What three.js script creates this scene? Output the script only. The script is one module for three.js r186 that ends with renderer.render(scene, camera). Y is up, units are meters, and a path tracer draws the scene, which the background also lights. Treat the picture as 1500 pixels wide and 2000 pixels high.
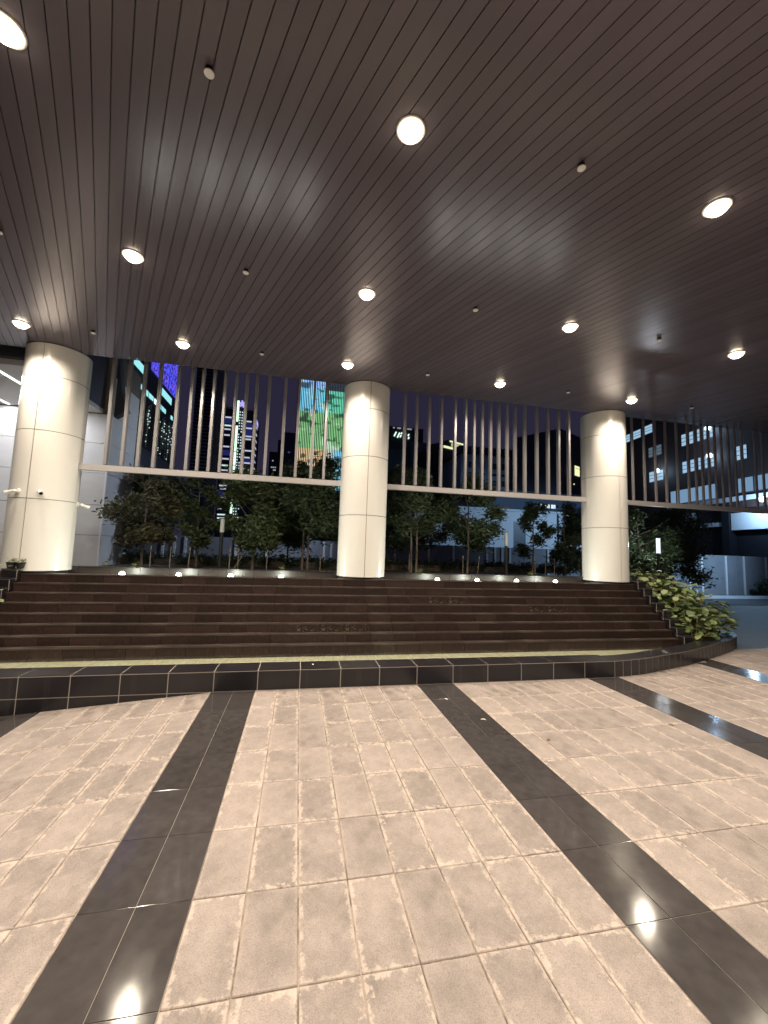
import * as THREE from 'three';
import { mergeGeometries } from 'three/addons/utils/BufferGeometryUtils.js';
import { RoundedBoxGeometry } from 'three/addons/geometries/RoundedBoxGeometry.js';

// ------------------------------------------------------------------ camera, sky, light, exposure
const scene = new THREE.Scene();
const camera = new THREE.PerspectiveCamera(103.35, 0.75, 0.05, 900);
camera.position.set(0, 2.0, 0);
camera.up.set(-0.0513, 0.9949, 0.0866);
camera.lookAt(0.2026, 2.0 + 0.0951, -0.9746);
scene.add(camera);

const renderer = new THREE.WebGLRenderer({ antialias: true });
renderer.toneMapping = THREE.LinearToneMapping;
renderer.toneMappingExposure = 1.0;
renderer.shadowMap.enabled = true;

{ // dusk-purple city night sky
  const W = 64, Hh = 32, d = new Float32Array(W * Hh * 4);
  for (let j = 0; j < Hh; j++) {
    const el = (j + 0.5) / Hh * 2 - 1, k = Math.exp(-Math.max(el, 0) * 2.2);
    for (let i = 0; i < W; i++) {
      const o = (j * W + i) * 4;
      d[o] = 0.015 + 0.012 * k; d[o + 1] = 0.0135 + 0.009 * k; d[o + 2] = 0.03 + 0.016 * k; d[o + 3] = 1;
    }
  }
  const t = new THREE.DataTexture(d, W, Hh, THREE.RGBAFormat, THREE.FloatType);
  t.mapping = THREE.EquirectangularReflectionMapping; t.magFilter = THREE.LinearFilter; t.needsUpdate = true;
  scene.background = t; scene.environment = t;
}
const moon = new THREE.DirectionalLight(new THREE.Color(0.7, 0.8, 1), 0.02);
moon.position.set(30, 60, -20); moon.castShadow = true; moon.shadow.radius = 20;
moon.shadow.camera.left = -60; moon.shadow.camera.right = 60; moon.shadow.camera.top = 60; moon.shadow.camera.bottom = -60; moon.shadow.camera.far = 200;
scene.add(moon);

const WARM = new THREE.Color(1.0, 0.86, 0.67);
const COOL = new THREE.Color(0.42, 0.68, 1.0);

// ------------------------------------------------------------------ helpers
function rng(seed) { let a = seed >>> 0; return () => { a |= 0; a = a + 0x6D2B79F5 | 0; let t = Math.imul(a ^ a >>> 15, 1 | a); t = t + Math.imul(t ^ t >>> 7, 61 | t) ^ t; return ((t ^ t >>> 14) >>> 0) / 4294967296; }; }
const R = rng(20240611);
const counts = {};
function numbered(n) { const c = counts[n] = (counts[n] ?? -1) + 1; return c ? n + '_' + String(c).padStart(3, '0') : n; }
function mesh(name, geo, mat, parent, x = 0, y = 0, z = 0) {
  const m = new THREE.Mesh(geo, mat); m.name = name; m.castShadow = true; m.receiveShadow = true; m.position.set(x, y, z); parent.add(m); return m;
}
function thing(name, label, category, group, x = 0, y = 0, z = 0) {
  const g = new THREE.Group(); g.name = numbered(name); g.userData = { label, category }; if (group) g.userData.group = group;
  g.position.set(x, y, z); scene.add(g); return g;
}
function copyOf(src, label, x, y, z, ry = 0) {
  const c = src.clone(); c.name = numbered(src.name.replace(/_\d+$/, '')); c.userData = { ...src.userData }; if (label) c.userData.label = label;
  c.position.set(x, y, z); c.rotation.y = ry; scene.add(c); return c;
}
function struct(name, label, category) { const g = new THREE.Group(); g.name = name; g.userData = { kind: 'structure', label, category }; scene.add(g); return g; }
const lin = (r, g, b) => new THREE.Color().setRGB(r, g, b);
const mat = (c, rough = 0.6, extra = {}) => new THREE.MeshStandardMaterial({ color: c, roughness: rough, ...extra });
const phys = (c, rough, extra = {}) => new THREE.MeshPhysicalMaterial({ color: c, roughness: rough, ...extra });
const glow = (c, s) => new THREE.MeshStandardMaterial({ color: 0x111111, roughness: 0.5, emissive: c, emissiveIntensity: s });
const boxes = {};
function bx(w, h, d) { const k = [w, h, d].map((v) => v.toFixed(4)).join(); return boxes[k] ??= new THREE.BoxGeometry(w, h, d); }
function part(name, parent, m, x0, x1, y0, y1, z0, z1) { return mesh(name, bx(Math.abs(x1 - x0), Math.abs(y1 - y0), Math.abs(z1 - z0)), m, parent, (x0 + x1) / 2, (y0 + y1) / 2, (z0 + z1) / 2); }
// a slab whose upper edges are chamfered: 20 triangles, uv 0..1 over the top
const slabs = {};
function slab(w, h, d, c = 0.003) {
  const k = [w, h, d, c].map((v) => v.toFixed(4)).join(); if (slabs[k]) return slabs[k];
  const a = w / 2, b = d / 2, p = [], uv = [];
  const q = (A, B, C, D) => { for (const v of [A, B, C, A, C, D]) { p.push(...v); uv.push(v[0] / w + 0.5, v[2] / d + 0.5); } };
  const r0 = [[-a, 0, b], [a, 0, b], [a, 0, -b], [-a, 0, -b]], r1 = r0.map(([x, , z]) => [x, h - c, z]);
  const r2 = [[-a + c, h, b - c], [a - c, h, b - c], [a - c, h, -b + c], [-a + c, h, -b + c]];
  for (let i = 0; i < 4; i++) { const j = (i + 1) % 4; q(r0[i], r0[j], r1[j], r1[i]); q(r1[i], r1[j], r2[j], r2[i]); }
  q(...r2); q(r0[3], r0[2], r0[1], r0[0]);
  const g = new THREE.BufferGeometry(); g.setAttribute('position', new THREE.Float32BufferAttribute(p, 3)); g.setAttribute('uv', new THREE.Float32BufferAttribute(uv, 2)); g.computeVertexNormals();
  return slabs[k] = g;
}
// vertical prism over a convex polygon [[x,z]...] (either winding)
function prism(poly, y0, y1) {
  let area = 0; poly.forEach(([x, z], i) => { const [u, v] = poly[(i + 1) % poly.length]; area += x * v - u * z; });
  const P = area < 0 ? poly : [...poly].reverse(), p = [], uv = [];
  const tri = (...vs) => { for (const v of vs) { p.push(...v); uv.push(v[0], v[2]); } };
  const n = P.length;
  for (let i = 0; i < n; i++) { const [x, z] = P[i], [u, v] = P[(i + 1) % n]; tri([x, y0, z], [u, y0, v], [u, y1, v]); tri([x, y0, z], [u, y1, v], [x, y1, z]); }
  for (let i = 1; i < n - 1; i++) { tri([P[0][0], y1, P[0][1]], [P[i][0], y1, P[i][1]], [P[i + 1][0], y1, P[i + 1][1]]); tri([P[0][0], y0, P[0][1]], [P[i + 1][0], y0, P[i + 1][1]], [P[i][0], y0, P[i][1]]); }
  const g = new THREE.BufferGeometry(); g.setAttribute('position', new THREE.Float32BufferAttribute(p, 3)); g.setAttribute('uv', new THREE.Float32BufferAttribute(uv, 2)); g.computeVertexNormals(); return g;
}
// value noise, periodic in px
function noise(seed) {
  const r = rng(seed), T = new Float32Array(65536); for (let i = 0; i < 65536; i++) T[i] = r();
  const h = (x, y) => T[((x & 255) + (y & 255) * 256)];
  return (x, y, per = 256) => {
    const xi = Math.floor(x), yi = Math.floor(y), fx = x - xi, fy = y - yi, u = fx * fx * (3 - 2 * fx), v = fy * fy * (3 - 2 * fy);
    const m = (a) => ((a % per) + per) % per;
    const a = h(m(xi), m(yi)), b = h(m(xi + 1), m(yi)), c = h(m(xi), m(yi + 1)), d = h(m(xi + 1), m(yi + 1));
    return a + (b - a) * u + (c - a) * v + (a - b - c + d) * u * v;
  };
}
const N = noise(77);
const fbm = (x, y, o = 4, per = 256) => { let s = 0, a = 0.5, t = 0; for (let i = 0; i < o; i++) { s += a * N(x, y, per); t += a; x *= 2; y *= 2; per *= 2; a *= 0.5; } return s / t; };
const toS = (v) => { v = Math.min(1, Math.max(0, v)); return Math.round(255 * (v <= 0.0031308 ? v * 12.92 : 1.055 * Math.pow(v, 1 / 2.4) - 0.055)); };
function tex(w, h, f, srgb = true, wrap = THREE.RepeatWrapping) {
  const d = new Uint8Array(w * h * 4);
  for (let j = 0; j < h; j++) for (let i = 0; i < w; i++) {
    const c = f((i + 0.5) / w, (j + 0.5) / h, i, j), o = (j * w + i) * 4;
    if (srgb) { d[o] = toS(c[0]); d[o + 1] = toS(c[1]); d[o + 2] = toS(c[2]); } else { const v = Math.round(255 * Math.min(1, Math.max(0, c))); d[o] = d[o + 1] = d[o + 2] = v; }
    d[o + 3] = 255;
  }
  const t = new THREE.DataTexture(d, w, h); t.colorSpace = srgb ? THREE.SRGBColorSpace : THREE.NoColorSpace; t.wrapS = t.wrapT = wrap; t.magFilter = THREE.LinearFilter; t.minFilter = THREE.LinearMipmapLinearFilter; t.generateMipmaps = true; t.needsUpdate = true; return t;
}
const sm = (a, b, x) => { const t = Math.min(1, Math.max(0, (x - a) / (b - a))); return t * t * (3 - 2 * t); };
const mix = (a, b, t) => a + (b - a) * t;
const mix3 = (a, b, t) => [mix(a[0], b[0], t), mix(a[1], b[1], t), mix(a[2], b[2], t)];

// ------------------------------------------------------------------ materials
const paving = [];
const grainBump = tex(256, 256, (u, v) => 0.5 * fbm(u * 64, v * 64, 2, 64) + 0.5 * fbm(u * 24, v * 24, 2, 24), false);
for (let k = 0; k < 10; k++) {
  const sx = k * 17.3, sy = k * 9.7, amount = [1, 0.8, 1.15, 0.45, 1.3, 0.9, 0.3, 1.2, 0.7, 1.1][k], dirty = k >= 8;
  const map = tex(144, 272, (u, v, i, j) => {
    const x = u * 0.3, y = v * 0.565, d = Math.min(x, 0.3 - x, y, 0.565 - y);
    const n1 = fbm(sx + x * 34, sy + y * 26, 5), n2 = fbm(sx + x * 130, sy + y * 110, 3), n3 = fbm(sx + 40 + x * 9, sy + y * 9, 3);
    const tone = 0.84 + 0.5 * (n3 - 0.5) + 0.08 * Math.sin(k * 5.1);
    let c = [0.315 * tone, 0.266 * tone, 0.250 * tone];
    const sp = N(i * 0.9 + k * 31, j * 0.9, 256); const g = 0.74 + 0.52 * sp; c = c.map((q) => q * g);
    if (N(i * 0.5 + 91, j * 0.5 + k * 13) > 0.86) c = c.map((q) => q * 0.72);
    const edge = sm(-0.004, 0.022, 0.019 + 0.085 * (n1 - 0.46) * amount + 0.03 * (n2 - 0.5) - d);
    c = mix3(c, [0.53, 0.445, 0.395], 0.66 * edge * Math.min(1, amount) * (0.55 + 0.6 * n2));
    const bl = sm(0.56, 0.74, fbm(sx + 9 + x * 30, sy + 70 + y * 30, 5)); c = mix3(c, [0.42, 0.355, 0.315], 0.14 * bl * amount);
    if (dirty) { const dk = sm(0.46, 0.66, fbm(sx + 60 + x * 12, sy + y * 8, 4)); c = mix3(c, [0.15, 0.125, 0.11], 0.55 * dk); }
    return c;
  }, true, THREE.ClampToEdgeWrapping);
  paving.push(mat(0xffffff, 0.72, { map, bumpMap: grainBump, bumpScale: 0.0012 }));
}
const darkTile = [];
for (let k = 0; k < 4; k++) {
  const map = tex(128, 224, (u, v) => { const n = fbm(k * 11 + u * 5, k * 7 + v * 9, 4), f = N(u * 128 + k * 40, v * 220), q = (0.8 + 0.5 * n) * (0.94 + 0.12 * f) * [1, 1.12, 0.93, 1.05][k]; return [0.047 * q, 0.042 * q, 0.043 * q]; });
  const rgh = tex(128, 128, (u, v) => 0.06 + 0.08 * fbm(k * 5 + u * 6, v * 6 + k, 4), false);
  darkTile.push(phys(0xffffff, 1, { map, roughnessMap: rgh, specularIntensity: 0.55 }));
}
const kerbTile = [];
for (let k = 0; k < 4; k++) {
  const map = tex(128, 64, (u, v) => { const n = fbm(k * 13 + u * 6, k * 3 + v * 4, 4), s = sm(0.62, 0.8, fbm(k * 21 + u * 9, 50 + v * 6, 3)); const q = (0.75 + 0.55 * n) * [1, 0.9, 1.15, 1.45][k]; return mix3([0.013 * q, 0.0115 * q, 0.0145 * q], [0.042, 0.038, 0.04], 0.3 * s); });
  kerbTile.push(phys(0xffffff, 0.3, { map }));
}
const grout = mat(lin(0.33, 0.295, 0.265), 0.85);
const bedMat = mat(0xffffff, 0.95, { map: tex(256, 256, (u, v) => { const n = sm(0.35, 0.65, fbm(u * 12, v * 12, 4, 12)); return mix3([0.13, 0.105, 0.09], [0.36, 0.30, 0.26], n); }) });
const riserTile = [];
for (let k = 0; k < 7; k++) {
  const map = tex(160, 64, (u, v) => {
    const n = fbm(k * 19 + u * 9, k * 5 + v * 4, 4), f = fbm(k * 9 + u * 50, v * 20, 3), q = (0.72 + 0.6 * n) * (0.85 + 0.3 * f) * [1, 1.25, 0.8, 1.1, 0.9, 1.4, 1][k];
    let c = [0.026 * q, 0.0148 * q, 0.0125 * q];
    const st = sm(0.60, 0.8, fbm(k * 31 + u * 34, 20 + v * 3, 4)) * 0.22; c = mix3(c, [0.10, 0.08, 0.07], st);
    if (k === 6) { const w = sm(0.56, 0.70, fbm(7 + u * 12, 3 + v * 5, 4)) * sm(0.42, 0.6, fbm(90 + u * 30, v * 9, 3)); c = mix3(c, [0.30, 0.26, 0.22], 0.6 * w); }
    return c;
  });
  riserTile.push(phys(0xffffff, 0.45, { specularIntensity: 0.55, map, bumpMap: grainBump, bumpScale: 0.0008 }));
}
const treadMap = tex(512, 64, (u, v) => { const n = fbm(u * 60, v * 5, 4, 60), s = sm(0.48, 0.72, fbm(30 + u * 40, v * 6, 4, 40)); return mix3([0.030 * (0.7 + 0.6 * n), 0.021 * (0.7 + 0.6 * n), 0.018 * (0.7 + 0.6 * n)], [0.16, 0.13, 0.115], 0.45 * s); });
const treadMat = phys(0xffffff, 0.4, { map: treadMap });
const boardMats = [1, 0.93, 1.06].map((k) => phys(lin(0.140 * k, 0.118 * k, 0.148 * k), 0.25, { metalness: 0.25 }));
const voidMat = mat(lin(0.10, 0.09, 0.095), 0.9);
const panelMap = tex(256, 256, (u, v) => { const n = fbm(u * 8, v * 8, 4, 8), q = 0.985 + 0.03 * n; return [0.79 * q, 0.775 * q, 0.75 * q]; });
const panelMat = phys(0xffffff, 0.42, { map: panelMap, clearcoat: 0.6, clearcoatRoughness: 0.16 });
const jointMat = mat(lin(0.16, 0.13, 0.10), 0.8);
const blackMat = mat(lin(0.012, 0.011, 0.011), 0.6);
const finMat = phys(lin(0.315, 0.305, 0.325), 0.33, { metalness: 0.3 });
const railMat = phys(lin(0.43, 0.41, 0.42), 0.42, { metalness: 0.15 });
const whitePlastic = phys(lin(0.78, 0.77, 0.74), 0.35);
const soilMap = tex(256, 256, (u, v) => { const n = fbm(u * 16, v * 16, 5, 16); return [0.11 * n + 0.02, 0.075 * n + 0.015, 0.045 * n + 0.01]; });
const soilMat = mat(0xffffff, 0.95, { map: soilMap, bumpMap: grainBump, bumpScale: 0.02 });
const asphaltMap = tex(256, 256, (u, v, i, j) => { const n = fbm(u * 10, v * 10, 4, 10), f = N(i * 0.8, j * 0.8, 256); const q = (0.8 + 0.4 * n) * (0.75 + 0.5 * f); return [0.075 * q, 0.078 * q, 0.083 * q]; });

// ------------------------------------------------------------------ ground
const groundMat = mat(0xffffff, 0.95, { map: asphaltMap });
{ const g = struct('ground', 'dark tarmac ground running out under the far buildings', 'ground'); const m = mesh('ground_sheet', new THREE.PlaneGeometry(700, 700), groundMat, g, 0, -0.52, 0); m.rotation.x = -Math.PI / 2; }
{ // road to the right of the basin
  const g = struct('road', 'blue-grey asphalt road passing behind the leafy planter', 'road');
  const s = new THREE.Shape([[8.2, 7.74], [60, 7.74], [60, 18.2], [-40, 18.2], [-40, 15.2], [11.9, 15.2], [11.9, 10.5], [8.2, 10.5]].map(([x, z]) => new THREE.Vector2(x, z)));
  const rg = new THREE.ShapeGeometry(s); const m = mesh('asphalt', rg, mat(0xffffff, 0.55, { map: asphaltMap, bumpMap: grainBump, bumpScale: 0.003 }), g, 0, -0.012, 0); m.rotation.x = -Math.PI / 2;
  m.scale.set(1, 1, 1);
  const v = struct('verge', 'strip of dark soil between road kerb and hoarding', 'ground'); part('soil_strip', v, soilMat, -40, 60, -0.4, 0.02, -24, -18.4);
  const k = struct('road_kerb', 'pale concrete kerb along the far side of the road', 'kerb');
  const km = mat(lin(0.52, 0.53, 0.54), 0.8); for (let i = 0; i < 44; i++) part('kerb_stone', k, km, 10 + i, 10 + i + 0.985, -0.3, 0.14, -18.4, -18.2);
}

// ------------------------------------------------------------------ pavement
const PITCH = 0.565, Z0 = -2.08;            // row joints at Z0 - k*PITCH
const SLOPE = Math.atan(0.082);             // the left bays fall away from the strip beside them
function groundY(x) { return x > -1.066 ? 0 : (x + 1.066) * 0.082; }
{
  const g = struct('pavement', 'forecourt paved in beige stone slabs with dark granite bands', 'pavement');
  // bed below the joints
  const bed = (x0, x1, m, dy, name) => {
    const gg = prism([[x0, 1.6], [x1, 1.6], [x1, -7.73], [x0, -7.73]], -0.3, -0.008 + dy), pos = gg.attributes.position;
    for (let i = 0; i < pos.count; i++) pos.setY(i, pos.getY(i) + groundY(pos.getX(i)));
    gg.computeVertexNormals(); mesh(name, gg, m, g);
  };
  const bands = [[-3.65, -3.07, 1], [-3.07, -1.066, 0, 7], [-1.066, -0.485, 1], [-0.485, 1.865, 0, 8], [1.865, 2.44, 1], [2.44, 4.81, 0, 8], [4.81, 5.41, 1], [5.41, 7.79, 0, 8], [7.79, 8.385, 1], [8.385, 10.8, 0, 8], [10.8, 11.4, 1], [11.4, 13.8, 0, 8], [-5.75, -3.65, 0, 7]];
  const kerbZ = (x) => x < 5.3 ? -6.089 : x < 8.2 ? -6.089 - 0.8 * Math.pow((x - 5.3) / 2.9, 1.6) : -7.7;
  for (const [x0, x1, dark, n] of bands) {
    bed(x0, x1, dark ? grout : bedMat, dark ? 0.004 : 0, dark ? 'grout_bed' : 'mortar_bed');
    const cols = dark ? 2 : n, w = (x1 - x0) / cols;
    for (let c = 0; c < cols; c++) for (let r = -1; r < 10; r++) {
      const xc = x0 + (c + 0.5) * w, za = Z0 - r * PITCH, zc = za - PITCH / 2;
      if (za < kerbZ(xc) + 0.02) continue;
      const far = xc > 0 ? 0.1 : -0.1;
      if (Math.abs(xc - 0.42) > 2.0 + (-zc - 1.4) * 1.75 + Math.abs(far)) continue;   // outside the photographed forecourt
      const zb = Math.max(za - PITCH, kerbZ(xc)), dz = za - zb - (dark ? 0.004 : 0.0065); if (dz < 0.04) continue;
      const gap = dark ? 0.004 : 0.0065, tilt = xc < -1.066 ? SLOPE : 0;
      const near = zc < -5.2 && xc > -0.6 && xc < 2;
      const m = dark ? darkTile[Math.floor(R() * 4)] : near && R() < 0.6 ? paving[8 + Math.floor(R() * 2)] : zc < -5.2 && R() < 0.25 ? paving[8] : paving[Math.floor(R() * 8)];
      const t = mesh(dark ? 'granite_tile' : 'paving_slab', slab(w - gap, 0.03, dz, dark ? 0.0015 : 0.004), m, g, xc, groundY(xc) - 0.03 + (R() - 0.5) * (dark ? 0.0006 : 0.003), (za + zb) / 2);
      t.rotation.z = tilt; if (!dark && R() < 0.5) { t.rotation.y = Math.PI; t.rotation.z = -tilt; }
    }
  }
}

// ------------------------------------------------------------------ canopy ceiling
const CY = 5.83, CX0 = -10, CX1 = 19, CZ0 = -9.13, CZ1 = 4.5;
{
  const g = struct('ceiling', 'dark brown glossy metal board ceiling of the canopy', 'ceiling');
  const an = THREE.MathUtils.degToRad(22.86), d = [-Math.sin(an), -Math.cos(an)], n = [Math.cos(an), -Math.sin(an)], P = 0.135, gap = 0.008;
  const clip = (c) => { // parameter range of the line n*c + d*t inside the canopy
    let lo = -1e9, hi = 1e9;
    for (const [o, v, a, b] of [[n[0] * c, d[0], CX0, CX1], [n[1] * c, d[1], CZ0, CZ1]]) { const t0 = (a - o) / v, t1 = (b - o) / v; lo = Math.max(lo, Math.min(t0, t1)); hi = Math.min(hi, Math.max(t0, t1)); }
    return hi > lo ? [lo, hi] : null;
  };
  const cs = [[CX0, CZ0], [CX0, CZ1], [CX1, CZ0], [CX1, CZ1]].map(([x, z]) => x * n[0] + z * n[1]);
  for (let c = Math.min(...cs) + 0.05; c < Math.max(...cs) - 0.1; c += P) {
    const a = clip(c), b = clip(c + P - gap); if (!a || !b) continue;
    const pt = (cc, t) => [n[0] * cc + d[0] * t, n[1] * cc + d[1] * t];
    mesh('ceiling_board', prism([pt(c, a[0]), pt(c, a[1]), pt(c + P - gap, b[1]), pt(c + P - gap, b[0])], CY + (R() - 0.5) * 0.0015, CY + 0.016), boardMats[Math.floor(R() * 3)], g);
  }
  part('roof_deck', g, voidMat, CX0, CX1, CY + 0.045, CY + 0.9, CZ0 + 0.02, CZ1);
}

// ------------------------------------------------------------------ downlights and sprinkler heads
{
  const lens = new THREE.SphereGeometry(0.105, 24, 10, 0, Math.PI * 2, 0, Math.PI / 2); lens.scale(1, 0.72, 1); lens.rotateX(Math.PI);
  const ring = new THREE.LatheGeometry([[0.104, 0.0], [0.108, -0.012], [0.128, -0.012], [0.135, -0.004], [0.135, 0.0]].map(([x, y]) => new THREE.Vector2(x, y)), 32);
  const lensMat = glow(lin(1, 0.84, 0.58), 17), ringMat = phys(lin(0.8, 0.77, 0.72), 0.3, { metalness: 0.3, side: THREE.DoubleSide });
  const xs = [-5.05, -2.37, 0.81, 4.26, 7.73], zs = [-8.10, -5.69, -3.25, -0.82, 1.6];
  const row = ['in the row beside the round columns', 'in the second row out from the columns', 'in the third row out from the columns', 'in the fourth row out from the columns', 'in the fifth row out from the columns'];
  for (let j = 0; j < 5; j++) for (let i = 0; i < 5; i++) {
    const t = thing('downlight', 'lit warm round ceiling downlight ' + row[j], 'downlight', 'ceiling downlights ' + row[j], xs[i], CY - 0.001, zs[j]);
    mesh('trim_ring', ring, ringMat, t); mesh('lamp_lens', lens, lensMat, t, 0, -0.004, 0);
    const s = new THREE.SpotLight(WARM, 29, 0, 1.38, 0.5, 2); s.position.set(0, -0.095, 0); s.castShadow = true; s.shadow.radius = 4; s.target.position.set(0, -4, 0); t.add(s, s.target);
  }
  const plate = new THREE.LatheGeometry([[0, -0.05], [0.036, -0.05], [0.04, -0.046], [0.04, -0.04], [0, -0.038]].map(([x, y]) => new THREE.Vector2(x, y)), 20);
  const cup = new THREE.CylinderGeometry(0.03, 0.03, 0.042, 16); const pm = phys(lin(0.86, 0.84, 0.82), 0.4);
  for (const [z, xx] of [[-3.17, [-3.85, -0.90, 2.52, 5.94]], [-5.60, [-3.85, -0.91, 2.52, 5.94]], [-8.03, [-3.87, -0.90, 2.53, 5.94, 9.42]]]) for (const x of xx) {
    const t = thing('sprinkler_head', 'small pale disc-shaped sprinkler head hanging below the dark ceiling boards', 'sprinkler', 'sprinkler heads between the downlights', x, CY, z);
    mesh('cover_plate', plate, pm, t); mesh('cup', cup, blackMat, t, 0, -0.02, 0);
  }
}

// ------------------------------------------------------------------ round columns
const COLR = 0.547, COLZ = -9.3;
{
  const rows = [[1.405, 2.765], [2.765, 4.09], [4.09, 5.18], [5.18, 5.822]], gp = 0.006;
  const pieces = rows.map(([a, b]) => {
    const h = b - a - 2 * gp, da = gp / COLR, g = new THREE.CylinderGeometry(COLR, COLR, h, 26, 1, true, da, Math.PI / 2 - 2 * da);
    const g2 = new THREE.CylinderGeometry(COLR - 0.012, COLR - 0.012, h, 26, 1, true, da, Math.PI / 2 - 2 * da);
    const caps = []; for (const [yy, s] of [[h / 2, 1], [-h / 2, -1]]) { const c = new THREE.RingGeometry(COLR - 0.012, COLR, 26, 1, -Math.PI / 2 + da, Math.PI / 2 - 2 * da); c.rotateX(-Math.PI / 2); c.translate(0, yy, 0); if (s < 0) c.index.array.reverse(); caps.push(c); }
    return mergeGeometries([g, g2, ...caps]);
  });
  const col = (label, x) => {
    const t = thing('column', label, 'column', 'round panelled columns along the cascade', x, 0, COLZ);
    mesh('core', new THREE.CylinderGeometry(COLR - 0.016, COLR - 0.016, 4.40, 40), jointMat, t, 0, 3.61, 0);
    mesh('base_ring', new THREE.CylinderGeometry(COLR - 0.05, COLR - 0.05, 0.17, 32), blackMat, t, 0, 1.32, 0);
    rows.forEach(([a, b], r) => { for (let q = 0; q < 4; q++) { const p = mesh('cladding_panel', pieces[r], panelMat, t, 0, (a + b) / 2, 0); p.rotation.y = q * Math.PI / 2; } });
    return t;
  };
  col('cream panelled round column carrying white security cameras', -5.03);
  col('cream panelled round column standing between the two screened bays', 1.43);
  col('cream panelled round column beside the broad-leaved planter', 7.92);
}

// ------------------------------------------------------------------ hanging fin screens between the columns
{
  const bays = [
    ['pale vertical fin screen on a rail, next to the column with security cameras', -4.50, 0.90, [-4.02, -3.71, -3.415, -3.11, -2.74, -2.465, -2.24, -2.01, -1.78, -1.545, -1.32, -1.10, -0.83, -0.47, -0.155, 0.19, 0.48]],
    ['pale vertical fin screen on a rail, in the bay behind the upright lamps', 1.96, 7.39, [2.38, 2.68, 3.005, 3.32, 3.68, 3.96, 4.19, 4.41, 4.64, 4.87, 5.10, 5.325, 5.60, 5.945, 6.27, 6.58, 6.885]],
    ['taupe vertical fin screen on a rail, over the leafy planter and road', 8.45, 17.0, [8.87, 9.25, 9.615, 9.97, 10.35, 10.73, 10.99, 11.22, 11.455, 11.69, 11.93, 12.18, 12.42, 12.68, 13.16, 13.44, 13.9, 14.3, 14.75, 15.2]],
  ];
  const fins = [0.10, 0.10, 0.045].map((d) => new RoundedBoxGeometry(0.062, 3.3, d, 1, 0.007));
  bays.forEach(([label, x0, x1, xs], bi) => {
    const t = thing('fin_screen', label, 'screen', 'fin screens hung between the columns', 0, 0, -9.32);
    part('rail', t, railMat, x0, x1, 3.455, 3.575, -0.05, 0.05);
    for (const x of xs) mesh('fin', fins[bi], finMat, t, x, 3.585 + 1.65, 0);
  });
}

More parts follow.
